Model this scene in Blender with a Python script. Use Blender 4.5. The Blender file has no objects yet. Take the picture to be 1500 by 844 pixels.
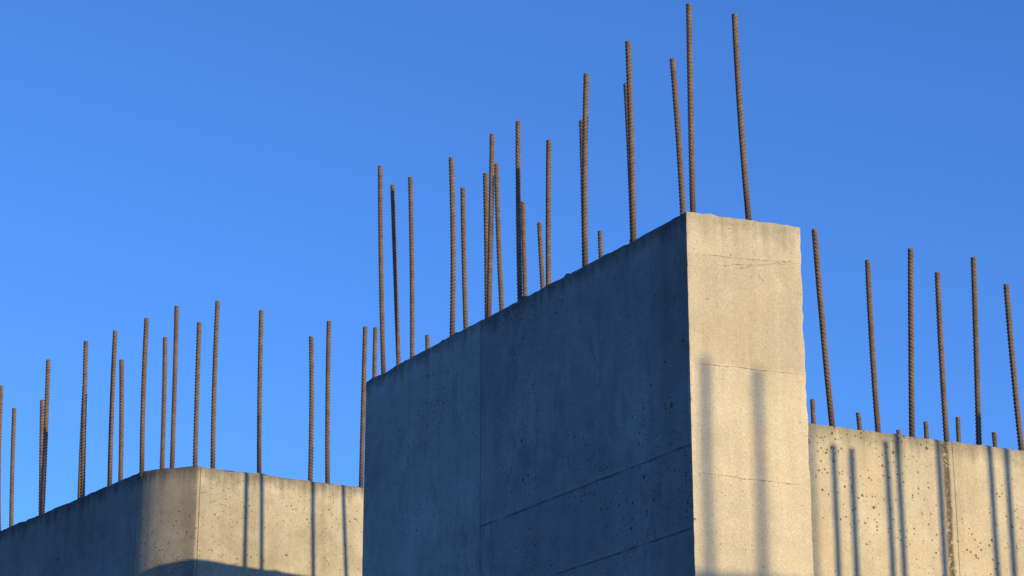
import bpy, math, random
from mathutils import Vector, noise
random.seed(7)
scene=bpy.context.scene
scene.view_settings.view_transform='Standard'
scene.view_settings.look='None'
scene.view_settings.exposure=0
# ---------------------------------------------------------------- camera
F=3550.0; TAN=0.338; TH=math.atan(TAN)
C=Vector((0,0,1.6))
FW=Vector((0,math.cos(TH),math.sin(TH))); UP=Vector((0,-math.sin(TH),math.cos(TH))); RT=Vector((1,0,0))
cam=bpy.data.cameras.new("camera"); co=bpy.data.objects.new("camera",cam)
scene.collection.objects.link(co); co.location=C
co.rotation_euler=(math.pi/2+TH,0,0)
cam.sensor_width=36; cam.lens=F/1500*36; cam.clip_end=6000; cam.clip_start=0.1
scene.camera=co
# survey helpers: turn sight lines into positions on known levels / wall planes
def ray(x,y): return RT*((x-750)/F)+UP*((422-y)/F)+FW
def at_z(x,y,z):
    r=ray(x,y); return C+r*((z-C.z)/r.z)
def at_y(x,y,Y):
    r=ray(x,y); return C+r*((Y-C.y)/r.y)
def nrm(A,B):   # outward (towards viewer side) for left->right travel
    d=(B-A); d.z=0; d.normalize(); return Vector((d.y,-d.x,0))
def on_face(x,y,A,B):
    n=nrm(A,B); r=ray(x,y); return C+r*((A-C).dot(n)/r.dot(n))
# ---------------------------------------------------------------- sun
AZ=math.radians(133.8); EL=math.radians(15.2)
SH=Vector((math.sin(AZ),math.cos(AZ),0)); S3=SH+Vector((0,0,math.tan(EL)))
sl=bpy.data.lights.new("sun","SUN"); sl.energy=5.0; sl.angle=math.radians(0.55); sl.color=(1,0.78,0.40)
so=bpy.data.objects.new("sun",sl); scene.collection.objects.link(so)
so.rotation_euler=S3.to_track_quat('Z','Y').to_euler(); so.location=(20,-15,15)
w=bpy.data.worlds.new("World"); scene.world=w; w.use_nodes=True
nt=w.node_tree; nt.nodes.clear()
sky=nt.nodes.new("ShaderNodeTexSky"); sky.sky_type='NISHITA'; sky.sun_disc=False
sky.sun_elevation=EL; sky.sun_rotation=AZ; sky.altitude=600; sky.air_density=0.9; sky.dust_density=0.2; sky.ozone_density=3.0
tint=nt.nodes.new("ShaderNodeMix"); tint.data_type='RGBA'; tint.blend_type='MULTIPLY'; tint.inputs[0].default_value=1; tint.inputs[7].default_value=(0.60,1.05,1.72,1)
bg=nt.nodes.new("ShaderNodeBackground"); bg.inputs[1].default_value=0.134
out=nt.nodes.new("ShaderNodeOutputWorld")
nt.links.new(sky.outputs[0],tint.inputs[6]); nt.links.new(tint.outputs[2],bg.inputs[0]); nt.links.new(bg.outputs[0],out.inputs[0])
# ---------------------------------------------------------------- materials
class NB:
    def __init__(s,name):
        s.m=bpy.data.materials.new(name); s.m.use_nodes=True; s.t=s.m.node_tree
        s.b=s.t.nodes["Principled BSDF"]
    def n(s,ty,**k):
        nd=s.t.nodes.new(ty)
        for a,v in k.items(): setattr(nd,a,v)
        return nd
    def set(s,sock,v):
        if hasattr(v,'is_output'): s.t.links.new(v,sock)
        else: sock.default_value=v
    def math(s,op,a,b=0.0,clamp=False):
        nd=s.n("ShaderNodeMath",operation=op,use_clamp=clamp); s.set(nd.inputs[0],a); s.set(nd.inputs[1],b); return nd.outputs[0]
    def rng(s,v,a,b,c=0.0,d=1.0):
        nd=s.n("ShaderNodeMapRange",interpolation_type='SMOOTHSTEP')
        s.set(nd.inputs[0],v)
        for i,x in enumerate((a,b,c,d)): s.set(nd.inputs[i+1],x)
        return nd.outputs[0]
    def noise(s,vec,sc,det=4,rough=0.55):
        nd=s.n("ShaderNodeTexNoise"); s.t.links.new(vec,nd.inputs['Vector']); nd.inputs['Scale'].default_value=sc
        nd.inputs['Detail'].default_value=det; nd.inputs['Roughness'].default_value=rough; return nd.outputs[0]
    def vscale(s,vec,v):
        nd=s.n("ShaderNodeVectorMath",operation='MULTIPLY'); s.t.links.new(vec,nd.inputs[0]); nd.inputs[1].default_value=v; return nd.outputs[0]
    def mix(s,f,a,b,mode='MIX'):
        nd=s.n("ShaderNodeMix",data_type='RGBA',blend_type=mode); s.set(nd.inputs[0],f); s.set(nd.inputs[6],a); s.set(nd.inputs[7],b); return nd.outputs[2]
def gray(v): return (v,v,v,1)
def concrete(name,base=(0.40,0.385,0.35),hseams=(),vseams=(),damage=(),topstain=0.5,topdepth=0.22,pit=1.0,boards=None,tone_shade_bands=(),mott=0.16,wash_k=0.3,stain=(0.10,0.093,0.078,1),warm_k=0.5):
    B=NB(name); t=B.t
    uv=B.n("ShaderNodeUVMap").outputs[0]; tc=B.n("ShaderNodeTexCoord").outputs['Object']
    sep=B.n("ShaderNodeSeparateXYZ"); t.links.new(uv,sep.inputs[0]); u,v=sep.outputs[0],sep.outputs[1]
    big=B.noise(tc,1.1,4,0.55); mid=B.noise(tc,6,8,0.74); fine=B.noise(tc,110,3,0.75)
    streak=B.noise(B.vscale(uv,(14,0.9,1)),1.0,5,0.6)
    f=B.rng(big,0.32,0.68,1-mott,1+mott)
    f=B.math('MULTIPLY',f,B.rng(mid,0.3,0.7,1-mott*0.8,1+mott*0.8))
    f=B.math('MULTIPLY',f,B.rng(fine,0.2,0.8,0.82,1.18))
    f=B.math('MULTIPLY',f,B.rng(streak,0.25,0.75,0.93,1.07))
    if boards:
        q=B.math('FLOOR',B.math('DIVIDE',B.math('ADD',v,boards[1]),boards[0]))
        wn=B.n("ShaderNodeTexWhiteNoise",noise_dimensions='1D'); B.set(wn.inputs[1],q)
        f=B.math('MULTIPLY',f,B.rng(wn.outputs[0],0,1,0.95,1.04))
    # weathering under the top edge
    tm=B.math('ADD',v,B.math('MULTIPLY',B.math('SUBTRACT',streak,0.5),topdepth*1.8))
    tm=B.math('ADD',tm,B.math('MULTIPLY',B.math('SUBTRACT',mid,0.5),topdepth*1.3))
    ts=B.math('MULTIPLY',B.rng(tm,topdepth,-0.02),topstain)
    col=B.mix(1.0,base+(1,),gray(1),'MULTIPLY')
    cf=B.n("ShaderNodeCombineColor"); 
    for i in range(3): B.set(cf.inputs[i],f)
    col=B.mix(1.0,col,cf.outputs[0],'MULTIPLY')
    warm=B.rng(B.noise(tc,3.1,4,0.6),0.45,0.75,0,warm_k)
    col=B.mix(warm,col,B.mix(1.0,col,(1.02,0.93,0.80,1),'MULTIPLY'))
    col=B.mix(ts,col,stain)
    # old wash marks: tide-line shaped, longer downwards
    wash=B.rng(B.noise(B.vscale(uv,(4.0,1.5,1)),1.2,8,0.72),0.55,0.60,0,wash_k)
    col=B.mix(wash,col,B.mix(1.0,col,gray(0.70),'MULTIPLY'))
    # pale lime bloom
    bloom=B.rng(B.noise(B.vscale(uv,(2.5,2.5,1)),3.0,9,0.78),0.55,0.70,0,0.6)
    col=B.mix(bloom,col,B.mix(1.0,col,gray(1.25),'MULTIPLY'))
    for (ub0,ub1,g,sf) in tone_shade_bands:  # bands along the wall multiply the colour: panel tone and painted-in shade
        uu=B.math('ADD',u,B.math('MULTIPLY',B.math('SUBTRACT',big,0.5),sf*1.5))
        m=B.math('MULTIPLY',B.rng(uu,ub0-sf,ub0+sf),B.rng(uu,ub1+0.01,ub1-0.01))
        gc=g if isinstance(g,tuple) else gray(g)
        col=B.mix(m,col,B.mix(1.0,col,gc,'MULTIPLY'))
    h=B.math('ADD',B.math('MULTIPLY',fine,0.45),B.math('MULTIPLY',mid,0.45))
    dens=B.rng(B.noise(tc,2.3,2,0.5),0.35,0.62,0.45,1.0)
    for sc,pw,k in ((17,8.0,0.22),(34,5.2,0.27),(66,3.5,0.36)):
        vo=B.n("ShaderNodeTexVoronoi"); 
        off=B.n("ShaderNodeVectorMath",operation='ADD'); t.links.new(tc,off.inputs[0])
        dn=B.n("ShaderNodeTexNoise"); t.links.new(tc,dn.inputs['Vector']); dn.inputs['Scale'].default_value=sc*2.0
        sc2=B.vscale(dn.outputs['Color'],(0.22/sc,)*3); t.links.new(sc2,off.inputs[1]); t.links.new(off.outputs[0],vo.inputs['Vector'])
        vo.inputs['Scale'].default_value=sc
        sp=B.n("ShaderNodeSeparateColor"); t.links.new(vo.outputs['Color'],sp.inputs[0])
        rad=B.math('MULTIPLY',B.math('MULTIPLY',B.math('POWER',sp.outputs[0],pw),k*pit),dens)
        rad=B.math('MAXIMUM',B.math('SUBTRACT',rad,0.04),0.0001)
        m=B.rng(B.math('DIVIDE',vo.outputs['Distance'],rad),1.1,0.75)
        col=B.mix(B.math('MULTIPLY',m,0.78),col,B.mix(1.0,col,gray(0.22),'MULTIPLY'))
        h=B.math('SUBTRACT',h,B.math('MULTIPLY',m,2.5))
    wob=B.math('MULTIPLY',B.math('SUBTRACT',B.noise(tc,5,4),0.5),0.012)
    brk=B.rng(B.noise(tc,9,3),0.35,0.58,0.3,1)
    for (v0,ua,ub,wd,dk) in hseams:
        dd=B.math('SUBTRACT',B.math('ADD',v,wob),v0); d=B.math('ABSOLUTE',dd)
        inr=B.math('MULTIPLY',B.math('GREATER_THAN',u,ua),B.math('LESS_THAN',u,ub))
        m=B.math('MULTIPLY',B.math('MULTIPLY',B.rng(d,wd,wd*0.2),inr),brk)
        # paste bleeding above the joint
        m3=B.math('MULTIPLY',B.math('MULTIPLY',B.rng(dd,-0.03,-wd),B.math('LESS_THAN',dd,-wd*0.5)),B.math('MULTIPLY',inr,0.35))
        col=B.mix(m3,col,B.mix(1.0,col,gray(1.3),'MULTIPLY'))
        col=B.mix(B.math('MULTIPLY',m,dk),col,B.mix(1.0,col,gray(0.35),'MULTIPLY'))
        h=B.math('SUBTRACT',h,B.math('MULTIPLY',m,1.5))
    for (u0,wd,dk) in vseams:
        d=B.math('ABSOLUTE',B.math('SUBTRACT',B.math('ADD',u,B.math('MULTIPLY',wob,0.25)),u0))
        m=B.rng(d,wd,wd*0.2)
        col=B.mix(B.math('MULTIPLY',m,dk),col,B.mix(1.0,col,gray(0.4),'MULTIPLY'))
        h=B.math('SUBTRACT',h,B.math('MULTIPLY',m,1.5))
    for (u0,wd) in damage:
        nn=B.noise(tc,38,5,0.7)
        d=B.math('ABSOLUTE',B.math('SUBTRACT',B.math('ADD',u,B.math('MULTIPLY',wob,2.0)),u0))
        m=B.math('MULTIPLY',B.rng(d,wd,wd*0.15),B.rng(nn,0.40,0.54))
        col=B.mix(B.math('MULTIPLY',m,0.85),col,(0.075,0.065,0.05,1))
        h=B.math('SUBTRACT',h,B.math('MULTIPLY',m,3.5))
        m2=B.math('MULTIPLY',B.rng(d,wd*1.9,wd*0.4),0.35)
        col=B.mix(m2,col,B.mix(1.0,col,(0.74,0.66,0.52,1),'MULTIPLY'))
    bp=B.n("ShaderNodeBump"); bp.inputs['Strength'].default_value=0.75; bp.inputs['Distance'].default_value=0.0035
    t.links.new(h,bp.inputs['Height']); t.links.new(bp.outputs[0],B.b.inputs['Normal'])
    t.links.new(col,B.b.inputs['Base Color']); B.b.inputs['Roughness'].default_value=0.9
    B.b.inputs['Specular IOR Level'].default_value=0.2
    return B.m
def rustmat():
    B=NB("rusty_steel"); t=B.t; tc=B.n("ShaderNodeTexCoord").outputs['Object']
    uv=B.n("ShaderNodeUVMap").outputs[0]; sep=B.n("ShaderNodeSeparateXYZ"); t.links.new(uv,sep.inputs[0])
    a=B.noise(tc,22,5,0.65); b=B.noise(tc,170,3,0.7)
    col=B.mix(B.rng(a,0.32,0.68),(0.235,0.165,0.122,1),(0.120,0.078,0.056,1))
    col=B.mix(B.rng(b,0.35,0.7,0,0.6),col,(0.30,0.22,0.165,1))
    low=B.rng(B.math('ADD',sep.outputs[1],B.math('MULTIPLY',a,0.25)),0.45,0.10)
    col=B.mix(B.math('MULTIPLY',low,0.8),col,(0.088,0.038,0.025,1))
    # darker in the grooves between the ribs
    grv=B.math('SUBTRACT',1.0,sep.outputs[0]); 
    col=B.mix(B.math('MULTIPLY',grv,0.6),col,B.mix(1.0,col,gray(0.3),'MULTIPLY'))
    t.links.new(col,B.b.inputs['Base Color']); B.b.inputs['Roughness'].default_value=0.85
    B.b.inputs['Metallic'].default_value=0.0; B.b.inputs['Specular IOR Level'].default_value=0.3
    bp=B.n("ShaderNodeBump"); bp.inputs['Strength'].default_value=0.5; bp.inputs['Distance'].default_value=0.001
    t.links.new(b,bp.inputs['Height']); t.links.new(bp.outputs[0],B.b.inputs['Normal'])
    return B.m
RUST=rustmat()
# ---------------------------------------------------------------- mesh builders
def wall(name,foot,zt,mat,depth=2.0,step=0.022,seed=0,chip=1.0):
    foot=[Vector((p.x,p.y,0)) for p in foot]; N=len(foot)
    pts=[];us=[];cor=[];L=0
    for i in range(N):
        a,b=foot[i],foot[(i+1)%N]; d=(b-a).length; k=max(1,int(d/step))
        p0=foot[i-1]; ang=(a-p0).angle(b-a)
        for j in range(k):
            s=d*j/k
            pts.append(a.lerp(b,j/k)); us.append(L+s); cor.append(ang>0.4 and j==0)
        L+=d
    n=len(pts); us.append(L)
    nor=[]
    for i in range(n):
        d=(pts[(i+1)%n]-pts[i]).normalized()+(pts[i]-pts[i-1]).normalized(); d.normalize(); nor.append(Vector((d.y,-d.x,0)))
    rows=[0.0,0.007]; v=0.007
    while v<depth: v+=step; rows.append(v)
    rows+= [ (depth+zt)/2, zt+0.05]
    verts=[];sd=Vector((seed*7.3,seed*3.1,0))
    for r,v in enumerate(rows):
        for i in range(n):
            p=pts[i].copy(); p.z=zt-v; q=p+sd
            o=noise.noise(q*2.2)*0.002+noise.noise(q*11)*0.0006
            if cor[i]:
                c=max(0,noise.noise(q*19)+0.0)*0.011+max(0,noise.noise(q*5)-0.3)*0.026
                o-=c*chip+0.001
            if r==0:
                o-=0.005+max(0,noise.noise(q*19))*0.008*chip
                p.z+=noise.noise(q*6)*0.004*chip+noise.noise(q*25)*0.005*chip-max(0,noise.noise(q*9)-0.3)*0.03*chip
                p.z+=max(0,noise.noise(q*13+Vector((5,5,5)))-0.30)*0.035*chip
            if r==1: 
                o-=max(0,noise.noise(q*23)-0.1)*0.006*chip
                p.z-=0.001+abs(noise.noise(q*14))*0.006*chip+max(0,noise.noise((pts[i]+Vector((0,0,zt))+sd)*9)-0.3)*0.03*chip
            verts.append(p+nor[i]*o)
    faces=[];uvs=[]
    for r in range(len(rows)-1):
        for i in range(n):
            j=(i+1)%n
            faces.append((r*n+i,(r+1)*n+i,(r+1)*n+j,r*n+j))
            uvs+= [(us[i],rows[r]),(us[i],rows[r+1]),(us[i+1],rows[r+1]),(us[i+1],rows[r])]
    faces.append(tuple(range(n))); 
    for i in range(n): uvs.append((us[i],0))
    me=bpy.data.meshes.new(name); me.from_pydata([tuple(v) for v in verts],[],faces)
    ul=me.uv_layers.new(name="UVMap")
    for k,(a,b) in enumerate(uvs): ul.data[k].uv=(a,b)
    for p in me.polygons: p.use_smooth=True
    me.set_sharp_from_angle(angle=math.radians(28))
    me.materials.append(mat); me.update()
    ob=bpy.data.objects.new(name,me); scene.collection.objects.link(ob); return ob
def offset(poly,th):
    out=[]
    for i,p in enumerate(poly):
        a=poly[max(0,i-1)]; b=poly[min(len(poly)-1,i+1)]; out.append(p-nrm(a,b)*th)
    return out
def rebar(base,top,r,seed,embed=0.04):
    rnd=random.Random(seed); ax=(top-base); Lh=ax.length; ax.normalize(); base=base-ax*embed; Lh+=embed
    e1=ax.cross(Vector((rnd.uniform(-1,1),rnd.uniform(-1,1),0.1))).normalized(); e2=ax.cross(e1)
    pitch=r*1.35; step=pitch/6; n=int(Lh/step); M=16
    bx=rnd.uniform(-1,1)*0.007; by=rnd.uniform(-1,1)*0.007
    verts=[];faces=[];uv=[];rv=[]
    for k in range(n+1):
        z=min(k*step,Lh); s=z/Lh; bend=4*s*(1-s)
        c=base+ax*z+e1*(bx*bend)+e2*(by*bend)
        for a in range(M):
            th=2*math.pi*a/M
            ph=z/pitch*2*math.pi-2*th*(1 if math.sin(th)>0 else -1)
            rib=max(0,math.cos(ph)+0.1)/1.1
            rib=rib*min(1,abs(math.sin(th))*1.8)
            h=rib*0.26*r
            if a in (0,M//2): h=0.12*r; rib=0.6
            rv.append(rib)
            verts.append(c+(e1*math.cos(th)+e2*math.sin(th))*(r*0.86+h))
    for k in range(n):
        for a in range(M):
            b=(a+1)%M; q=(k*M+a,k*M+b,(k+1)*M+b,(k+1)*M+a); faces.append(q)
            z0,z1=k*step,(k+1)*step; uv+=[(rv[q[0]],z0),(rv[q[1]],z0),(rv[q[2]],z1),(rv[q[3]],z1)]
    cidx=len(verts); verts.append(base+ax*(Lh+0.002))
    for a in range(M):
        b=(a+1)%M; faces.append((n*M+a,n*M+b,cidx)); uv+=[(1,Lh)]*3
    me=bpy.data.meshes.new("rebar"); me.from_pydata([tuple(v) for v in verts],[],faces)
    ul=me.uv_layers.new(name="UVMap")
    for k,q in enumerate(uv): ul.data[k].uv=q
    for p in me.polygons: p.use_smooth=True
    me.materials.append(RUST)
    ob=bpy.data.objects.new("steel_rebar",me); scene.collection.objects.link(ob); return ob
SEED=[0]
def bar(A,B,inset,top,root,r,zt):
    n=nrm(A,B); A2=A-n*inset; d=(B-A); d.z=0; d.normalize()
    pn=ray(*top).cross(ray(*root)); s=-(pn.dot(A2-C))/pn.dot(d)
    base=A2+d*s; base.z=zt; tp=at_y(top[0],top[1],base.y)
    SEED[0]+=1; return rebar(base,tp,r,SEED[0])
def fin(parent,A,B,p1,p2,wd,ht,mat,seed=0,name="formwork_ridge"):
    a=on_face(*p1,A,B); b=on_face(*p2,A,B); n=nrm(A,B); d=(b-a); L=d.length; d.normalize(); up=n.cross(d)
    if up.z<0: up=-up
    k=max(4,int(L/0.008)); V=[];Fc=[]
    for i in range(k+1):
        s=i/k; c=a+d*(L*s)+up*(noise.noise(Vector((s*6+seed,seed,0)))*0.006)
        q=0.35+0.9*abs(noise.noise(Vector((s*L*30,seed*3,1)))*1.6); q*=min(1,8*s+0.1,8*(1-s)+0.1)
        V+=[c-n*0.004+up*wd*q,c+n*ht*q+up*wd*0.25*q,c+n*ht*q*0.8-up*wd*0.35*q,c-n*0.004-up*wd*q]
    for i in range(k):
        for j in range(3):
            Fc.append((i*4+j,i*4+j+1,(i+1)*4+j+1,(i+1)*4+j))
    me=bpy.data.meshes.new(name); me.from_pydata([tuple(v) for v in V],[],Fc); me.uv_layers.new(name="UVMap"); me.materials.append(mat)
    ob=bpy.data.objects.new(name,me); scene.collection.objects.link(ob); ob.parent=parent
# ---------------------------------------------------------------- central wall
r0=ray(1005,310); dist=11.0
ZT=C.z+dist*r0.z/r0.y
A=at_z(1005,310,ZT); Bc=at_z(1172,332,ZT); Lc=at_z(536,558,ZT)
dl=(Lc-A).normalized(); db=(Bc-A).normalized()
Lq=Lc+Vector((0.0,0.28,0))
I0=Bc+dl*((Lc-A).length-0.05); M1=I0+db*1.5; M2=Lq+db*((Bc-A).length+1.5)
def face_uv(x,y,P,Q,u0,zt):
    p=on_face(x,y,P,Q); d=(Q-P); d.z=0; d.normalize(); return u0+(p-P).dot(d), zt-p.z
LA=(A-Lc).length
h1=face_uv(860,711,Lc,A,0,ZT); h2=face_uv(920,806,Lc,A,0,ZT); vs=face_uv(704,640,Lc,A,0,ZT)
m_c=concrete("concrete_central",base=(0.205,0.238,0.240),hseams=[(h1[1],vs[0],LA,0.009,0.7),(h2[1],vs[0]+0.45,LA,0.008,0.65)],  # dark older concrete, with the side's blue shade put into the base
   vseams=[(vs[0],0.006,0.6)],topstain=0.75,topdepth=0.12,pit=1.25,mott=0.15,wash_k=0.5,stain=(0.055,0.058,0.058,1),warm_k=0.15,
   tone_shade_bands=[(-1,vs[0],1.10,0.005),(LA-0.30,LA,0.72,0.12)])
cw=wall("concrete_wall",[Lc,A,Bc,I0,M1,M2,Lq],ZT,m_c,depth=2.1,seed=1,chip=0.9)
# second material for the cast end face (smoother, board marked; sunlit tone put into base)
e1=face_uv(1090,378,A,Bc,0,ZT)[1]; e2=face_uv(1098,540,A,Bc,0,ZT)[1]; e3=face_uv(1104,702,A,Bc,0,ZT)[1]
pd=(e3-e1)/2
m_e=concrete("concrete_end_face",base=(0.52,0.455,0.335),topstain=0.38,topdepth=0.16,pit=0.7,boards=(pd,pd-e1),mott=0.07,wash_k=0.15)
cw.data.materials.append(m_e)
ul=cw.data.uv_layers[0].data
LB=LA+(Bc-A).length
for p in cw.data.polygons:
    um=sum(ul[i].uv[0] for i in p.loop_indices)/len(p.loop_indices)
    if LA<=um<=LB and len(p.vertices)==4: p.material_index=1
for i,(p,q,wd,ht) in enumerate([((1007,371),(1171,386),0.005,0.004),((1014,531),(1180,549),0.006,0.0045),((1020,692),(1187,712),0.006,0.0045),
     ((1050,389),(1165,386),0.007,0.005),((1075,394),(1168,381),0.008,0.005),((1093,407),(1108,402),0.005,0.004),((1120,414),(1110,402),0.004,0.004)]):
    fin(cw,A,Bc,p,q,wd,ht,m_e,seed=i+1)
R=0.0152
front=[((557,243),(562,543)),((661,231),(662,493)),((721,197),(716,463)),((759,178),(762,440)),((859,108),(858,385)),((920,61),(928,350))]
for t_,b_ in front: bar(Lc,A,0.05,t_,b_,R,ZT)
rear=[((575,271),(584,532)),((601,260),(603,524)),((678,275),(683,482)),((711,254),(713,462)),((727,240),(736,452)),((804,206),(804,418)),((852,177),(856,386)),((917,123),(926,350)),((985,86),(999,308))]
for t_,b_ in rear: bar(Lc,A,0.36,t_,b_,R,ZT)
bar(A,Bc,0.06,(1009,6),(1015,308),R,ZT); bar(A,Bc,0.06,(1076,21),(1097,320),R,ZT)
for t_,b_ in [((766,296),(770,432)),((790,326),(795,420)),((879,339),(881,374)),((925,352),(928,380))]: bar(Lc,M2-Vector((0,0.28,0)),0.03,t_,b_,R,ZT)
# ---------------------------------------------------------------- left wall
q=[(-420,954),(0,778),(203,692.5),(212,690),(224,687.5),(240,685.6),(262,684.4),(290,683.5),(530,714),(760,743)]
PL=[at_z(x,y,ZT) for x,y in q]
def cum(poly,k): return sum((poly[i+1]-poly[i]).length for i in range(k))
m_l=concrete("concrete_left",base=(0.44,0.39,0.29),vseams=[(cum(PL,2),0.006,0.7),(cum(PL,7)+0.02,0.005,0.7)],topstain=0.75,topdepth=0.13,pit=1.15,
   tone_shade_bands=[(-1,cum(PL,2),(0.40,0.50,0.66,1),0.01),(cum(PL,2),cum(PL,7),(0.53,0.56,0.62,1),0.01)],stain=(0.085,0.078,0.06,1))  # shade painted in: flank darkened and blued, rounded corner dimmed
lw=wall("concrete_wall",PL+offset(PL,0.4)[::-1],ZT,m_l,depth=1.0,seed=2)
RL=0.0172
F0,F1=PL[1],PL[2]; G0,G1=PL[7],PL[8]; H0,H1=PL[4],PL[7]
for t_,b_ in [((2,565),(-1,778)),((71,527),(62,750)),((126,500),(121,726)),((169,484),(161,708))]: bar(F0,F1,0.06,t_,b_,RL,ZT)
for t_,b_ in [((21,598),(17,770)),((62,586),(60,750)),((124,565),(117,728)),((178,527),(176,702))]: bar(F0,F1,0.28,t_,b_,RL,ZT)
for t_,b_ in [((215,466),(208,690)),((259,448),(252,685))]: bar(H0,H1,0.06,t_,b_,RL,ZT)
for t_,b_ in [((242,494),(237,686)),((292,472),(286,683))]: bar(H0,H1,0.28,t_,b_,RL,ZT)
for t_,b_ in [((319,441),(312,687)),((383,455),(380,694)),((482,470),(480,706)),((535,479),(529,713))]: bar(G0,G1,0.06,t_,b_,RL,ZT)
for t_,b_ in [((456,493),(454,704)),((550,480),(549,545)),((626,491),(626,510))]: bar(G0,G1,0.28,t_,b_,RL,ZT)
# ---------------------------------------------------------------- right wall
s=at_y(1187,620,11.36); ZR=s.z
PR=[at_z(1120,611.5,ZR),at_z(1500,660,ZR),at_z(2300,762,ZR)]
uo=face_uv(1400,740,PR[0],PR[1],0,ZR)[0]; ud=face_uv(1389,740,PR[0],PR[1],0,ZR)[0]
m_r=concrete("concrete_right",base=(0.48,0.42,0.305),vseams=[(uo,0.004,0.5)],damage=[(ud,0.026)],topstain=0.6,topdepth=0.12,pit=1.3,mott=0.10,wash_k=0.25)
rw=wall("concrete_wall",PR+offset(PR,0.42)[::-1],ZR,m_r,depth=1.2,seed=3)
for t_,b_ in [((1193,336),(1219,621)),((1334,364),(1336,636)),((1426,377),(1434,651))]: bar(PR[0],PR[1],0.06,t_,b_,R,ZR)
for t_,b_ in [((1271,381),(1287,630)),((1373,399),(1387,642)),((1474,417),(1497,658))]: bar(PR[0],PR[1],0.32,t_,b_,R,ZR)
nb=nrm(PR[0],PR[1])
PB=[p-nb*2.3 for p in PR]
wall("concrete_wall",PB+offset(PB,0.3)[::-1],ZR,m_r,depth=0.5,seed=4,step=0.05)
for t_,b_ in [((1190,585),(1192,620)),((1257,605),(1259,627)),((1316,630),(1317,640)),((1356,618),(1357,640)),((1403,611),(1404,646)),((1456,633),(1458,655))]: bar(PR[0],PR[1],2.38,t_,b_,R,ZR)
# ---------------------------------------------------------------- neighbouring walls to the right (their bars throw the shadows)
def caster(fa,fb,t,edge,stripes,x0,x1,mat,seed,rr):
    e=on_face(edge[0],edge[1],fa,fb)+S3*t; zc=e.z
    a=on_face(x0,edge[1],fa,fb)+S3*t; b=on_face(x1,edge[1],fa,fb)+S3*t; n=nrm(fa,fb)
    poly=[a+n*0.1,b+n*0.1]
    wall("concrete_wall",poly+offset(poly,0.25)[::-1],zc,mat,depth=0.5,seed=seed,step=0.05)
    for i,(x,y) in enumerate(stripes):
        p=on_face(x,y,fa,fb)+S3*t; bs=Vector((p.x,p.y,zc)); rebar(bs,p,rr,200+seed*20+i)
caster(A,Bc,8.0,(1100,858),[(1033,524),(1109,539),(1216,540)],900,1204,m_r,5,0.021)
caster(PR[0],PR[1],3.3,(1300,960),[(1220,652),(1247,657),(1297,646),(1313,620),(1372,610),(1446,600),(1471,610),(1530,640),(1600,620),(1680,600)],1205,1800,m_r,6,0.017)
# ---------------------------------------------------------------- ground
g=NB("site_soil"); tc=g.n("ShaderNodeTexCoord").outputs['Object']
a=g.noise(tc,0.6,8,0.7); b=g.noise(tc,14,5,0.7)
c=g.mix(g.rng(a,0.3,0.7),(0.075,0.062,0.046,1),(0.05,0.043,0.033,1)); c=g.mix(g.rng(b,0.4,0.7,0,0.6),c,(0.11,0.095,0.075,1))
g.t.links.new(c,g.b.inputs['Base Color']); g.b.inputs['Roughness'].default_value=0.95
bp=g.n("ShaderNodeBump"); bp.inputs['Distance'].default_value=0.03; g.t.links.new(b,bp.inputs['Height']); g.t.links.new(bp.outputs[0],g.b.inputs['Normal'])
me=bpy.data.meshes.new("ground"); S=2500
me.from_pydata([(-S,-S,0),(S,-S,0),(S,S,0),(-S,S,0)],[],[(0,1,2,3)]); me.materials.append(g.m)
scene.collection.objects.link(bpy.data.objects.new("ground",me))
